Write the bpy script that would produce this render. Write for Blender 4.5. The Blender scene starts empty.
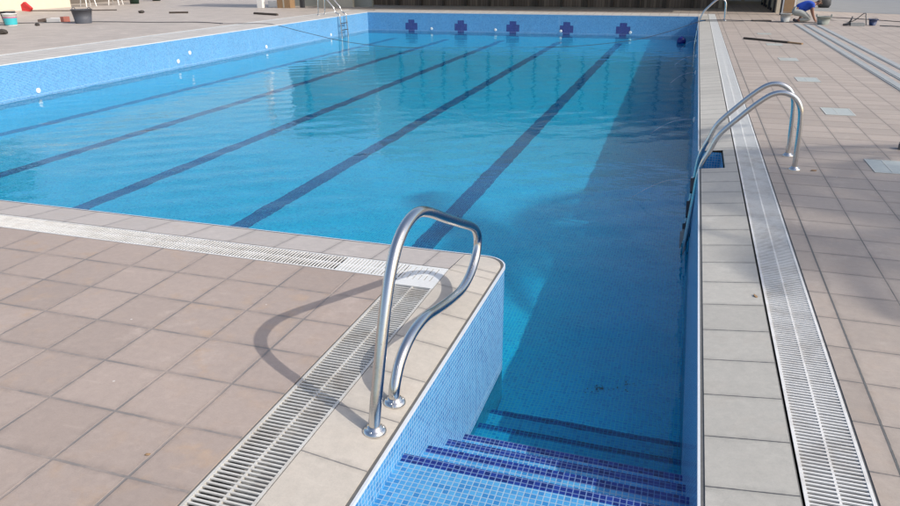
import bpy, bmesh, math, random
from mathutils import Vector, Matrix
random.seed(7)
S = bpy.context.scene
COL = S.collection
PI = math.pi

# ------------------------------------------------------------------ camera
cd = bpy.data.cameras.new('camera'); cam = bpy.data.objects.new('camera', cd); COL.objects.link(cam)
Fpx = 711.095; cx, cy = 450.0, 253.0
cd.sensor_fit = 'HORIZONTAL'; cd.sensor_width = 36.0; cd.lens = Fpx/900*36.0
cd.clip_start = 0.05; cd.clip_end = 3000
def _cv(px, py): return Vector((px-cx, -(py-cy), -Fpx)).normalized()
Yc = _cv(698.5, -36.0); Xc = -_cv(-1900.0, -18.0); Zc = Xc.cross(Yc)
M3 = Matrix((Xc, Yc, Zc))                # world from camera
cam.matrix_world = Matrix.Translation((0, 0, 1.75)) @ M3.to_4x4()
S.camera = cam

# ------------------------------------------------------------------ light
SUN = Vector((1.19, -0.20, 1.0)).normalized()         # towards the sun
w = bpy.data.worlds.new('World'); S.world = w; w.use_nodes = True
nt = w.node_tree; bg = nt.nodes['Background']
sky = nt.nodes.new('ShaderNodeTexSky'); sky.sky_type = 'NISHITA'; sky.sun_disc = False
sky.sun_elevation = math.asin(SUN.z)
sky.sun_rotation = math.atan2(SUN.x, SUN.y)
sky.air_density = 1.0; sky.dust_density = 3.0; sky.ozone_density = 1.0
nt.links.new(sky.outputs[0], bg.inputs[0]); bg.inputs[1].default_value = 0.15
sl = bpy.data.lights.new('sun', 'SUN'); sun = bpy.data.objects.new('sun', sl); COL.objects.link(sun)
sl.energy = 2.45; sl.angle = math.radians(0.53); sl.color = (1.0, 0.95, 0.88)
sun.rotation_euler = SUN.to_track_quat('Z', 'Y').to_euler()
sun.location = (8, 0, 12)
sl.cycles.is_caustics_light = True
vs = S.view_settings
vs.view_transform = 'Standard'; vs.look = 'None'; vs.exposure = 0.34; vs.gamma = 1.0; vs.use_curve_mapping = False
S.cycles.caustics_refractive = True
S.cycles.max_bounces = 10; S.cycles.transmission_bounces = 8; S.cycles.diffuse_bounces = 4

# ------------------------------------------------------------------ helpers
class MB:
    def __init__(s): s.v = []; s.f = []; s.m = []
    def face(s, pts, m=0):
        b = len(s.v); s.v += [tuple(p) for p in pts]; s.f.append(tuple(range(b, b+len(pts)))); s.m.append(m)
    def box(s, x0, x1, y0, y1, z0, z1, m=0):
        b = len(s.v)
        s.v += [(x0,y0,z0),(x1,y0,z0),(x1,y1,z0),(x0,y1,z0),(x0,y0,z1),(x1,y0,z1),(x1,y1,z1),(x0,y1,z1)]
        for q in ((0,3,2,1),(4,5,6,7),(0,1,5,4),(1,2,6,5),(2,3,7,6),(3,0,4,7)):
            s.f.append(tuple(b+i for i in q)); s.m.append(m)
    def obox(s, c, ax, ay, az, m=0):          # oriented box: centre and three half vectors
        c, ax, ay, az = map(Vector, (c, ax, ay, az)); b = len(s.v)
        for k in (-1, 1):
            for (i, j) in ((-1,-1),(1,-1),(1,1),(-1,1)): s.v.append(tuple(c+ax*i+ay*j+az*k))
        for q in ((0,3,2,1),(4,5,6,7),(0,1,5,4),(1,2,6,5),(2,3,7,6),(3,0,4,7)):
            s.f.append(tuple(b+i for i in q)); s.m.append(m)
    def tube(s, pts, r, n=10, caps=True, m=0):
        pts = [Vector(p) for p in pts]; R = r if isinstance(r, (list, tuple)) else [r]*len(pts)
        b = len(s.v); up = None
        for i, p in enumerate(pts):
            t = (pts[min(i+1, len(pts)-1)]-pts[max(i-1, 0)]).normalized()
            if up is None:
                up = Vector((0,0,1)) if abs(t.z) < .9 else Vector((0,1,0))
            a = t.cross(up).normalized(); up = a.cross(t).normalized()
            for k in range(n):
                q = 2*PI*k/n; s.v.append(tuple(p+(a*math.cos(q)+up*math.sin(q))*R[i]))
        for i in range(len(pts)-1):
            for k in range(n):
                k2 = (k+1) % n
                s.f.append((b+i*n+k, b+i*n+k2, b+(i+1)*n+k2, b+(i+1)*n+k)); s.m.append(m)
        if caps:
            s.f.append(tuple(b+k for k in range(n))[::-1]); s.m.append(m)
            e = b+(len(pts)-1)*n; s.f.append(tuple(e+k for k in range(n))); s.m.append(m)
    def lathe(s, c, prof, n=24, m=0, sx=1, sy=1):   # profile [(r,z)]
        b = len(s.v)
        for (r, z) in prof:
            for k in range(n):
                q = 2*PI*k/n; s.v.append((c[0]+r*sx*math.cos(q), c[1]+r*sy*math.sin(q), c[2]+z))
        for i in range(len(prof)-1):
            for k in range(n):
                k2 = (k+1) % n
                s.f.append((b+i*n+k, b+i*n+k2, b+(i+1)*n+k2, b+(i+1)*n+k)); s.m.append(m)
    def build(s, name, mats, parent=None, smooth=False):
        me = bpy.data.meshes.new(name); me.from_pydata(s.v, [], s.f)
        if not isinstance(mats, (list, tuple)): mats = [mats]
        for x in mats: me.materials.append(x)
        me.polygons.foreach_set('material_index', s.m)
        if smooth: me.polygons.foreach_set('use_smooth', [True]*len(s.f))
        me.update()
        bm = bmesh.new(); bm.from_mesh(me); bmesh.ops.recalc_face_normals(bm, faces=bm.faces[:]) if smooth or True else None
        bm.to_mesh(me); bm.free()
        o = bpy.data.objects.new(name, me); COL.objects.link(o)
        if parent:
            o.parent = parent; o.matrix_parent_inverse = Matrix.Translation(-parent.location) if parent.type == 'EMPTY' and parent.parent is None else Matrix()
        return o
def tag(o, label=None, cat=None, group=None, kind=None):
    if label: o['label'] = label
    if cat: o['category'] = cat
    if group: o['group'] = group
    if kind: o['kind'] = kind
    return o
def empty(name, loc=(0,0,0)):
    o = bpy.data.objects.new(name, None); COL.objects.link(o); o.location = loc; o.empty_display_size = .2
    return o
def copy_tree(o, delta, parent=None):
    c = o.copy(); COL.objects.link(c)
    if parent is None: c.location = Vector(o.location)+Vector(delta)
    else: c.parent = parent
    for ch in [x for x in ALLCH.get(o.name, [])]: 
        k = copy_tree(ch, delta, c); ALLCH.setdefault(c.name, []).append(k)
    return c
ALLCH = {}
def part(mb, name, mat, parent, smooth=False, label=None):
    o = mb.build(name, mat, parent, smooth)
    ALLCH.setdefault(parent.name, []).append(o)
    if label: o['label'] = label
    return o
def catmull(P, n=8):
    P = [Vector(p) for p in P]; out = []
    for i in range(len(P)-1):
        a = P[max(i-1,0)]; b = P[i]; c = P[i+1]; d = P[min(i+2,len(P)-1)]
        for k in range(n):
            t = k/n
            out.append(.5*((2*b)+(c-a)*t+(2*a-5*b+4*c-d)*t*t+(-a+3*b-3*c+d)*t**3))
    out.append(P[-1]); return out

# ------------------------------------------------------------------ materials
def new_mat(name):
    m = bpy.data.materials.new(name); m.use_nodes = True
    t = m.node_tree; b = t.nodes['Principled BSDF']; return m, t, b
class G:
    """tiny node builder"""
    def __init__(s, t): s.t = t
    def n(s, ty, **kw):
        o = s.t.nodes.new('ShaderNode'+ty)
        for k, v in kw.items(): setattr(o, k, v)
        return o
    def L(s, a, b): s.t.links.new(a, b)
    def math(s, op, a, b=None, c=None, clamp=False):
        o = s.n('Math', operation=op); o.use_clamp = clamp
        for i, x in enumerate((a, b, c)):
            if x is None: continue
            if isinstance(x, (int, float)): o.inputs[i].default_value = x
            else: s.L(x, o.inputs[i])
        return o.outputs[0]
    def mix(s, f, a, b, mode='MIX'):
        o = s.n('Mix', data_type='RGBA', blend_type=mode)
        for i, x in ((0, f), (6, a), (7, b)):
            if isinstance(x, (int, float)): o.inputs[i].default_value = x
            elif isinstance(x, tuple): o.inputs[i].default_value = (*x, 1) if len(x) == 3 else x
            else: s.L(x, o.inputs[i])
        return o.outputs[2]
    def comb(s, x, y, z=0.0):
        o = s.n('CombineXYZ')
        for i, v in enumerate((x, y, z)):
            if isinstance(v, (int, float)): o.inputs[i].default_value = v
            else: s.L(v, o.inputs[i])
        return o.outputs[0]
    def noise(s, vec, scale, detail=3, rough=.5):
        o = s.n('TexNoise'); o.inputs['Scale'].default_value = scale; o.inputs['Detail'].default_value = detail
        o.inputs['Roughness'].default_value = rough
        if vec is not None: s.L(vec, o.inputs['Vector'])
        return o.outputs['Fac']
    def ramp(s, f, stops, interp='LINEAR'):
        o = s.n('ValToRGB'); cr = o.color_ramp; cr.interpolation = interp
        while len(cr.elements) < len(stops): cr.elements.new(.5)
        for e, (p, c) in zip(cr.elements, stops):
            e.position = p; e.color = (*c, 1) if len(c) == 3 else c
        s.L(f, o.inputs[0]); return o.outputs[0]
    def smooth(s, v, a, b):
        o = s.n('MapRange', interpolation_type='SMOOTHSTEP'); s.L(v, o.inputs[0])
        o.inputs[1].default_value = a; o.inputs[2].default_value = b; return o.outputs[0]

def plane_uv(g):
    """world position folded onto whichever axis plane the face lies in"""
    ge = g.n('NewGeometry'); sp = g.n('SeparateXYZ'); g.L(ge.outputs['Position'], sp.inputs[0])
    sn = g.n('SeparateXYZ'); g.L(ge.outputs['True Normal'], sn.inputs[0])
    ax = g.math('ABSOLUTE', sn.outputs[0]); az = g.math('ABSOLUTE', sn.outputs[2])
    isx = g.math('GREATER_THAN', ax, .7); isz = g.math('GREATER_THAN', az, .7)
    x, y, z = sp.outputs
    def lerp(f, a, b): return g.math('ADD', g.math('MULTIPLY', a, g.math('SUBTRACT', 1.0, f)), g.math('MULTIPLY', b, f))
    u = lerp(isx, x, y)                                       # x, or y on faces across x
    v = lerp(isz, z, y)
    return u, v, ge

def mosaic(name, cols, grout, rough=.18, pitch=.026, g_w=.11, vary=.12):
    m, t, b = new_mat(name); g = G(t)
    u, v, ge = plane_uv(g)
    # a slight wander so the rows are not ruler straight
    un = g.math('DIVIDE', u, pitch); vn = g.math('DIVIDE', v, pitch)
    un = g.math('ADD', un, 1000.37); vn = g.math('ADD', vn, 1000.21)
    cu = g.math('FLOOR', un); cvv = g.math('FLOOR', vn)
    wn = g.n('TexWhiteNoise', noise_dimensions='3D'); g.L(g.comb(cu, cvv, 0.0), wn.inputs['Vector'])
    n = len(cols)
    col = g.ramp(wn.outputs['Value'], [(i/n, c) for i, c in enumerate(cols)], 'CONSTANT')
    # sheets of tiles (each 12 x 12) differ slightly
    wn2 = g.n('TexWhiteNoise', noise_dimensions='3D')
    g.L(g.comb(g.math('FLOOR', g.math('DIVIDE', cu, 12.0)), g.math('FLOOR', g.math('DIVIDE', cvv, 12.0)), 3.0), wn2.inputs['Vector'])
    big = g.noise(ge.outputs['Position'], .9, 4)
    k = g.math('ADD', g.math('MULTIPLY', wn2.outputs['Value'], vary*.6), g.math('MULTIPLY', big, vary*1.6))
    k = g.math('ADD', k, 1.0-vary*1.1)
    col = g.mix(1.0, col, g.comb(k, k, k), 'MULTIPLY')
    du = g.math('ABSOLUTE', g.math('SUBTRACT', g.math('FRACT', un), .5))
    dv = g.math('ABSOLUTE', g.math('SUBTRACT', g.math('FRACT', vn), .5))
    d = g.math('MAXIMUM', du, dv)
    gm = g.smooth(d, .5-g_w, .5-g_w*.45)
    spz = g.n('SeparateXYZ'); g.L(ge.outputs['Position'], spz.inputs[0])
    zz = g.math('ADD', spz.outputs[2], g.math('MULTIPLY', g.math('SUBTRACT', g.noise(ge.outputs['Position'], 5.0, 4, .7), .5), .05))
    snz = g.n('SeparateXYZ'); g.L(ge.outputs['True Normal'], snz.inputs[0])
    vert = g.math('LESS_THAN', g.math('ABSOLUTE', snz.outputs[2]), .5)
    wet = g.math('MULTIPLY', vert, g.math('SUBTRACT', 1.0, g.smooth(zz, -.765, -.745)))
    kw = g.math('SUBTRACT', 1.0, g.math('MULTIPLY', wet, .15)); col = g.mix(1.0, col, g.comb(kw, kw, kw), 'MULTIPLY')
    lime = g.math('MULTIPLY', vert, g.math('SUBTRACT', 1.0, g.smooth(g.math('ABSOLUTE', g.math('ADD', zz, .735)), .003, .016)))
    strk = g.n('Mapping'); strk.inputs['Scale'].default_value = (9.0, 9.0, 1.1); g.L(ge.outputs['Position'], strk.inputs[0])
    run = g.math('MULTIPLY', vert, g.smooth(g.noise(strk.outputs[0], 1.0, 4, .7), .56, .78))
    col = g.mix(g.math('ADD', g.math('MULTIPLY', lime, .22), g.math('MULTIPLY', run, .16)), col, (.55,.64,.70))
    dirt = g.noise(ge.outputs['Position'], 14.0, 3)
    gr = g.mix(dirt, tuple(c*.75 for c in grout), grout)
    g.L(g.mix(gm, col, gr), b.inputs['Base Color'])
    g.L(g.math('ADD', g.math('MULTIPLY', gm, .6), rough), b.inputs['Roughness'])
    bp = g.n('Bump'); bp.inputs['Strength'].default_value = .35; bp.inputs['Distance'].default_value = .002
    tilt = g.math('MULTIPLY', wn.outputs['Value'], g.math('ADD', g.math('FRACT', un), g.math('FRACT', vn)))
    g.L(g.math('ADD', g.math('SUBTRACT', 1.0, gm), g.math('MULTIPLY', tilt, .25)), bp.inputs['Height'])
    g.L(bp.outputs[0], b.inputs['Normal'])
    return m
LB = [(.062,.285,.56),(.05,.255,.52),(.07,.305,.58),(.036,.21,.47),(.062,.285,.55),(.08,.33,.60)]
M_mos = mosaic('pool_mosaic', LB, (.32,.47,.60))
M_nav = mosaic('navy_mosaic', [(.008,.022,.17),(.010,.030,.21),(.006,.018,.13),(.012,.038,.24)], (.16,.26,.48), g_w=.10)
M_flr = mosaic('brightened_floor_mosaic', [(.11,.49,.83),(.09,.43,.78),(.12,.51,.85),(.075,.38,.73),(.11,.48,.82),(.135,.54,.86)], (.52,.74,.90), g_w=.13)  # pool tile colour brightened to make up for light lost in the water
M_lane = mosaic('lane_mosaic', [(.012,.055,.24),(.018,.070,.28),(.010,.045,.20),(.02,.085,.31)], (.20,.42,.62), g_w=.10)
M_crs = mosaic('cross_mosaic', [(.035,.045,.20),(.045,.055,.24),(.03,.04,.17)], (.10,.14,.30), g_w=.10)
M_nic = mosaic('niche_mosaic', [(.02,.10,.42),(.03,.14,.50),(.015,.08,.36)], (.35,.5,.62), g_w=.08)

def tiles(name, base, ox, oy, px, py, grout=(.17,.155,.145), gw=.0075, var=.10, rough=.62, stain=.35, warm=(.44,.315,.22), lw=None, gvar=.5):
    m, t, b = new_mat(name); g = G(t)
    ge = g.n('NewGeometry'); sp = g.n('SeparateXYZ'); g.L(ge.outputs['Position'], sp.inputs[0])
    P = ge.outputs['Position']
    un = g.math('DIVIDE', g.math('SUBTRACT', sp.outputs[0], ox-100*px), px)
    vn = g.math('DIVIDE', g.math('SUBTRACT', sp.outputs[1], oy-200*py), py)
    cu = g.math('FLOOR', un); cw = g.math('FLOOR', vn)
    wn = g.n('TexWhiteNoise', noise_dimensions='3D'); g.L(g.comb(cu, cw, 1.0), wn.inputs['Vector'])
    wc = g.n('SeparateColor'); g.L(wn.outputs['Color'], wc.inputs[0])
    # distance to joint in metres
    fu = g.math('ABSOLUTE', g.math('SUBTRACT', g.math('FRACT', un), .5)); du = g.math('MULTIPLY', g.math('SUBTRACT', .5, fu), px)
    fv = g.math('ABSOLUTE', g.math('SUBTRACT', g.math('FRACT', vn), .5)); dv = g.math('MULTIPLY', g.math('SUBTRACT', .5, fv), py)
    d = g.math('MINIMUM', du, dv)
    wob = g.math('MULTIPLY', g.math('SUBTRACT', g.noise(P, 38.0, 3), .5), .004)
    gm = g.math('SUBTRACT', 1.0, g.smooth(g.math('ADD', d, wob), gw*.35, gw*.75))
    k = g.math('ADD', 1.0-var, g.math('MULTIPLY', wc.outputs[0], var*1.4))
    col = g.mix(1.0, base, g.comb(k, k, k), 'MULTIPLY')
    # blotches: warm mottling per tile, pale cement haze
    sh = g.comb(g.math('MULTIPLY', wc.outputs[1], 30.0), g.math('MULTIPLY', wc.outputs[2], 30.0), 0.0)
    va = g.n('VectorMath', operation='ADD'); g.L(P, va.inputs[0]); g.L(sh, va.inputs[1])
    mot = g.noise(va.outputs[0], 7.0, 5, .6)
    wf = g.math('MULTIPLY', g.smooth(mot, .48, .72), g.math('MULTIPLY', wc.outputs[1], stain))
    col = g.mix(wf, col, warm)
    haze = g.smooth(g.noise(P, 2.6, 7, .65), .55, .80)
    pale = tuple(min(1, c*1.35+.03) for c in base)
    col = g.mix(g.math('MULTIPLY', haze, .6), col, pale)
    grit = g.noise(P, 160.0, 2)
    mm = g.noise(P, 24.0, 6, .75)
    vo2 = g.n('TexVoronoi'); vo2.inputs['Scale'].default_value = 210.0; g.L(P, vo2.inputs['Vector'])
    pit = g.math('MULTIPLY', g.math('LESS_THAN', vo2.outputs['Distance'], .22), g.smooth(g.noise(P, 9.0, 3), .45, .7))
    q = g.math('ADD', g.math('MULTIPLY', grit, .16), g.math('ADD', g.math('MULTIPLY', mm, .42), .70))
    q = g.math('SUBTRACT', q, g.math('MULTIPLY', pit, .16))
    # dried drips and scuffs, drawn out along the tile
    sm_ = g.n('Mapping'); sm_.inputs['Scale'].default_value = (2.2, 14.0, 1.0); sm_.inputs['Rotation'].default_value = (0, 0, .5); g.L(P, sm_.inputs[0])
    scf = g.smooth(g.noise(sm_.outputs[0], 1.6, 5, .7), .56, .74)
    q = g.math('ADD', q, g.math('MULTIPLY', scf, .10))
    # dirt creeping out from the joints
    near = g.math('SUBTRACT', 1.0, g.smooth(g.math('ADD', d, g.math('MULTIPLY', g.math('SUBTRACT', g.noise(P, 11.0, 4, .7), .5), .07)), .0, .035))
    q = g.math('SUBTRACT', q, g.math('MULTIPLY', near, .13))
    col = g.mix(1.0, col, g.comb(q, q, q), 'MULTIPLY')
    # broad dirt
    big = g.smooth(g.noise(P, .55, 5, .6), .35, .75)
    q2 = g.math('SUBTRACT', 1.03, g.math('MULTIPLY', big, .10))
    col = g.mix(1.0, col, g.comb(q2, q2, q2), 'MULTIPLY')
    # specks of cement
    vo = g.n('TexVoronoi'); vo.inputs['Scale'].default_value = 4.0; g.L(P, vo.inputs['Vector'])
    spk = g.math('LESS_THAN', vo.outputs['Distance'], .022)
    col = g.mix(g.math('MULTIPLY', spk, .7), col, (.72,.70,.66))
    # grout, cement filled in places
    gn = g.smooth(g.noise(P, 3.0, 5, .7), .42, .62)
    gcol = g.mix(g.math('MULTIPLY', gn, gvar), grout, tuple(c*.95 for c in base))
    col = g.mix(gm, col, gcol)
    g.L(col, b.inputs['Base Color'])
    g.L(g.math('ADD', g.math('MULTIPLY', mm, .25), rough-.12), b.inputs['Roughness'])
    bp = g.n('Bump'); bp.inputs['Strength'].default_value = .6; bp.inputs['Distance'].default_value = .003
    hgt = g.math('ADD', g.math('MULTIPLY', g.math('SUBTRACT', 1.0, gm), 1.0), g.math('MULTIPLY', mm, .35))
    hgt = g.math('ADD', hgt, g.math('MULTIPLY', grit, .12))
    g.L(hgt, bp.inputs['Height']); g.L(bp.outputs[0], b.inputs['Normal'])
    return m
PINK = (.395,.318,.27)
M_deckL = tiles('deck_tiles_left', PINK, -2.158, 1.990, .3535, .3322, stain=.8, gw=.011, var=.09, grout=(.22,.20,.185), gvar=.8)
M_deckR = tiles('deck_tiles_right', (.385,.325,.275), 1.262, 5.815, .3450, .3300, stain=.25, gw=.006, gvar=.3, grout=(.12,.115,.11))
M_deckF = tiles('deck_tiles_far_left', (.46,.405,.355), -2.158, 1.990, .3535, .3322, stain=.3, gw=.006, gvar=.6)
M_copX  = tiles('coping_tiles_stair', (.49,.445,.385), -30.0, 1.992, 40.0, .3280, stain=.12, gw=.006, var=.07, grout=(.20,.19,.18), gvar=.2)
M_copN  = tiles('coping_tiles_near', (.46,.415,.38), -2.158, -30.0, .3560, 90.0, stain=.25, gw=.006, var=.08, grout=(.22,.20,.19), gvar=.2)
M_copR  = tiles('coping_tiles_right', (.47,.445,.39), -30.0, 2.292, 40.0, .3190, stain=.10, gw=.006, var=.07, grout=(.10,.10,.10), gvar=.1)
M_copF  = tiles('coping_tiles_far', (.50,.475,.44), -14.15, 1.0, .350, .330, stain=.10, gw=.006, var=.08)

def simple(name, col, rough=.5, metal=0, var=.12, scale=20, bump=.0, spec=None):
    m, t, b = new_mat(name); g = G(t)
    tc = g.n('TexCoord'); n = g.noise(tc.outputs['Object'], scale, 4, .6)
    k = g.math('ADD', 1-var, g.math('MULTIPLY', n, 2*var))
    g.L(g.mix(1.0, col, g.comb(k, k, k), 'MULTIPLY'), b.inputs['Base Color'])
    b.inputs['Roughness'].default_value = rough; b.inputs['Metallic'].default_value = metal
    if bump:
        bp = g.n('Bump'); bp.inputs['Strength'].default_value = bump; bp.inputs['Distance'].default_value = .01
        g.L(n, bp.inputs['Height']); g.L(bp.outputs[0], b.inputs['Normal'])
    return m
def steel_mat():
    m, t, b = new_mat('stainless_steel'); g = G(t)
    tc = g.n('TexCoord'); P = tc.outputs['Object']
    sm = g.noise(P, 22.0, 5, .65); fine = g.noise(P, 260.0, 2)
    wat = g.smooth(g.noise(P, 55.0, 4, .7), .60, .75)
    g.L(g.mix(wat, (.66,.65,.63), (.50,.48,.45)), b.inputs['Base Color'])
    b.inputs['Metallic'].default_value = 1.0
    g.L(g.math('ADD', .09, g.math('ADD', g.math('MULTIPLY', sm, .16), g.math('MULTIPLY', wat, .2))), b.inputs['Roughness'])
    bp = g.n('Bump'); bp.inputs['Strength'].default_value = .08; bp.inputs['Distance'].default_value = .002
    g.L(g.math('ADD', fine, g.math('MULTIPLY', sm, 2.0)), bp.inputs['Height']); g.L(bp.outputs[0], b.inputs['Normal'])
    return m
M_steel = steel_mat()
def plastic_grate(name, col, dirt):
    m, t, b = new_mat(name); g = G(t)
    ge = g.n('NewGeometry'); P = ge.outputs['Position']
    n = g.smooth(g.noise(P, 5.0, 6, .7), .40, .75); n2 = g.noise(P, 60.0, 3)
    c = g.mix(g.math('MULTIPLY', n, dirt), col, (.38,.33,.27))
    k = g.math('ADD', .88, g.math('MULTIPLY', n2, .2))
    g.L(g.mix(1.0, c, g.comb(k, k, k), 'MULTIPLY'), b.inputs['Base Color']); b.inputs['Roughness'].default_value = .42
    return m
M_gr = plastic_grate('worn_white_plastic', (.60,.585,.54), .75)
M_grm = plastic_grate('dusty_white_plastic', (.72,.71,.68), .5)
M_grn = plastic_grate('new_white_plastic', (.74,.74,.71), .15)
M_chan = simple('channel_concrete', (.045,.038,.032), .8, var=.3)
M_conc = simple('concrete', (.30,.29,.27), .85, var=.2, scale=6, bump=.3)
M_cement = simple('cement_grey', (.31,.33,.335), .8, var=.25, scale=9, bump=.2)
M_groove = simple('dark_joint', (.13,.13,.125), .8, var=.35, scale=40)
M_white = simple('white_paint', (.78,.77,.74), .5, var=.06)
M_edge = simple('white_edging', (.60,.63,.66), .35, var=.08, scale=30)
M_cream = simple('cream_render', (.62,.55,.43), .85, var=.06, scale=4, bump=.2)
M_creamd = simple('beige_panel', (.45,.42,.34), .7, var=.08, scale=3)
M_black = simple('black_rubber', (.035,.037,.042), .6, var=.3)
M_dark = simple('dark_wood', (.055,.042,.032), .7, var=.4, scale=30)
M_brown = simple('brown_board', (.30,.19,.10), .75, var=.15, scale=12)
M_greyp = simple('grey_plastic', (.33,.34,.33), .6, var=.25, scale=25)
M_rope = simple('dark_rope', (.05,.06,.07), .8, var=.2)
M_red = simple('red_plastic', (.55,.03,.03), .5)
M_cyan = simple('cyan_label', (.05,.45,.50), .5)
M_blue = simple('blue_plastic', (.008,.012,.16), .35)
M_green = simple('dark_green_plastic', (.01,.035,.02), .5)
M_grey = simple('grey_metal', (.25,.26,.27), .5, metal=.6)
M_glass = simple('pale_glass_cover', (.40,.42,.385), .35, var=.2, scale=14)
M_cframe = simple('cover_frame', (.50,.50,.46), .5, var=.15)

# water ------------------------------------------------------------------
def water_mat():
    m, t, b = new_mat('pool_water_surface'); g = G(t)
    out = [n for n in t.nodes if n.type == 'OUTPUT_MATERIAL'][0]; t.nodes.remove(b)
    ge = g.n('NewGeometry'); P = ge.outputs['Position']
    # ripples: calm water with slowly drifting wavelets, stronger in patches
    mp = g.n('Mapping'); mp.inputs['Scale'].default_value = (1.0, 1.25, 1.0); g.L(P, mp.inputs[0])
    n1 = g.noise(mp.outputs[0], 2.2, 3, .55); n2 = g.noise(mp.outputs[0], 8.0, 3, .55)
    patch = g.smooth(g.noise(P, .22, 2), .35, .70)
    h = g.math('ADD', g.math('MULTIPLY', n1, 1.0), g.math('MULTIPLY', g.math('MULTIPLY', n2, g.math('ADD', g.math('MULTIPLY', patch, .5), .15)), .45))
    bp = g.n('Bump'); bp.inputs['Strength'].default_value = 1.0; bp.inputs['Distance'].default_value = .0085
    g.L(h, bp.inputs['Height'])
    rf = g.n('BsdfRefraction'); rf.inputs['Color'].default_value = (.20,.965,1.0,1); rf.inputs['Roughness'].default_value = 0.0; rf.inputs['IOR'].default_value = 1.333
    gl = g.n('BsdfGlossy'); gl.inputs['Color'].default_value = (1,1,1,1); gl.inputs['Roughness'].default_value = 0.015
    g.L(bp.outputs[0], rf.inputs['Normal']); g.L(bp.outputs[0], gl.inputs['Normal'])
    fr = g.n('Fresnel'); fr.inputs['IOR'].default_value = 1.333; g.L(bp.outputs[0], fr.inputs['Normal'])
    # seen from below the surface the reflectance stays small until total reflection
    ff = g.math('ADD', g.math('MULTIPLY', fr.outputs[0], g.math('SUBTRACT', 1.0, ge.outputs['Backfacing'])), g.math('MULTIPLY', ge.outputs['Backfacing'], .03))
    mx = g.n('MixShader'); g.L(ff, mx.inputs[0]); g.L(rf.outputs[0], mx.inputs[1]); g.L(gl.outputs[0], mx.inputs[2])
    g.L(mx.outputs[0], out.inputs['Surface'])
    return m
M_water = water_mat()

# ------------------------------------------------------------------ pool geometry
XL, XR = -13.10, 0.212          # side walls of the pool
XS = -0.968                      # wall beside the entry stair
YN, YF = 4.230, 29.10            # near and far wall
ZL = -0.035                      # lip of the sloping coping
ZW = -0.790                      # water level
ZF0, ZF1 = -1.255, -1.85         # floor, shallow and deep end
YB = 1.10                        # head of the stair
RC = .16                         # corner radius
def floor_z(y): return ZF0 + (ZF1-ZF0)*max(0, (y-YN))/(YF-YN)
# corner arc points (convex corner between near wall and stair wall)
def arc(cxx, cyy, r, a0, a1, n=10):
    return [(cxx+r*math.cos(a0+(a1-a0)*i/n), cyy+r*math.sin(a0+(a1-a0)*i/n)) for i in range(n+1)]
corner = arc(XS-RC, YN-RC, RC, 0, PI/2)       # from (XS, YN-RC) to (XS-RC, YN)

# niches for the two ladders in the right wall
NX = .435
niches = [(6.91, 7.62), (26.35, 27.05)]
# outline of the pool, counter-clockwise seen from above, starting at stair head right
outline = [(XR, YB)]
for a, b_ in niches: outline += [(XR, a), (NX, a), (NX, b_), (XR, b_)]
outline += [(XR, YF), (XL, YF), (XL, YN)] + [p for p in corner[::-1]] + [(XS, YB)]
mb = MB()
ZT = ZL-.004
for i in range(len(outline)-1):
    (x0,y0),(x1,y1) = outline[i], outline[i+1]
    mb.face([(x0,y0,-2.1),(x1,y1,-2.1),(x1,y1,ZT),(x0,y0,ZT)])
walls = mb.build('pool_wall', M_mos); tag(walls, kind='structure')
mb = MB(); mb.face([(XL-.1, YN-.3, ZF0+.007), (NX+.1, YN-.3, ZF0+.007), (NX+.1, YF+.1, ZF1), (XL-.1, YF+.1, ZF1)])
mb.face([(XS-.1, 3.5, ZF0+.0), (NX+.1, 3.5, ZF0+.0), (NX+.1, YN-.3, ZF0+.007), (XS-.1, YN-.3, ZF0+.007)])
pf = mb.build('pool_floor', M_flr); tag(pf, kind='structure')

# stair: six treads with navy nosings
mb = MB()
risers = [(2.315+.302*i, -.184-.1775*i) for i in range(6)]
yprev = YB
mb.face([(XS,YB,ZL),(XR,YB,ZL),(XR,YB,-.184),(XS,YB,-.184)])
for i, (yn, z) in enumerate(risers):
    zn = risers[i+1][1] if i < 5 else ZF0
    mb.face([(XS, yprev, z), (XR, yprev, z), (XR, yn-.052, z), (XS, yn-.052, z)], 0)
    mb.face([(XS, yn-.052, z), (XR, yn-.052, z), (XR, yn, z), (XS, yn, z)], 1)
    mb.face([(XS, yn, z), (XR, yn, z), (XR, yn, zn), (XS, yn, zn)], 0)
    yprev = yn
st = mb.build('pool_stair', [M_mos, M_nav]); tag(st, kind='structure')
# thin pale grout bead where each nosing meets the side walls
# lane markings laid in the floor
for X in (-2.43, -4.60, -6.78, -8.96, -11.13):
    mb = MB(); w2 = .12
    ya, yb = YN+.35, 27.3
    mb.face([(X-w2,ya,floor_z(ya)+.012),(X+w2,ya,floor_z(ya)+.012),(X+w2,yb,floor_z(yb)+.012),(X-w2,yb,floor_z(yb)+.012)])
    tag(mb.build('lane_marking', M_lane), kind='structure')

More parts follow.
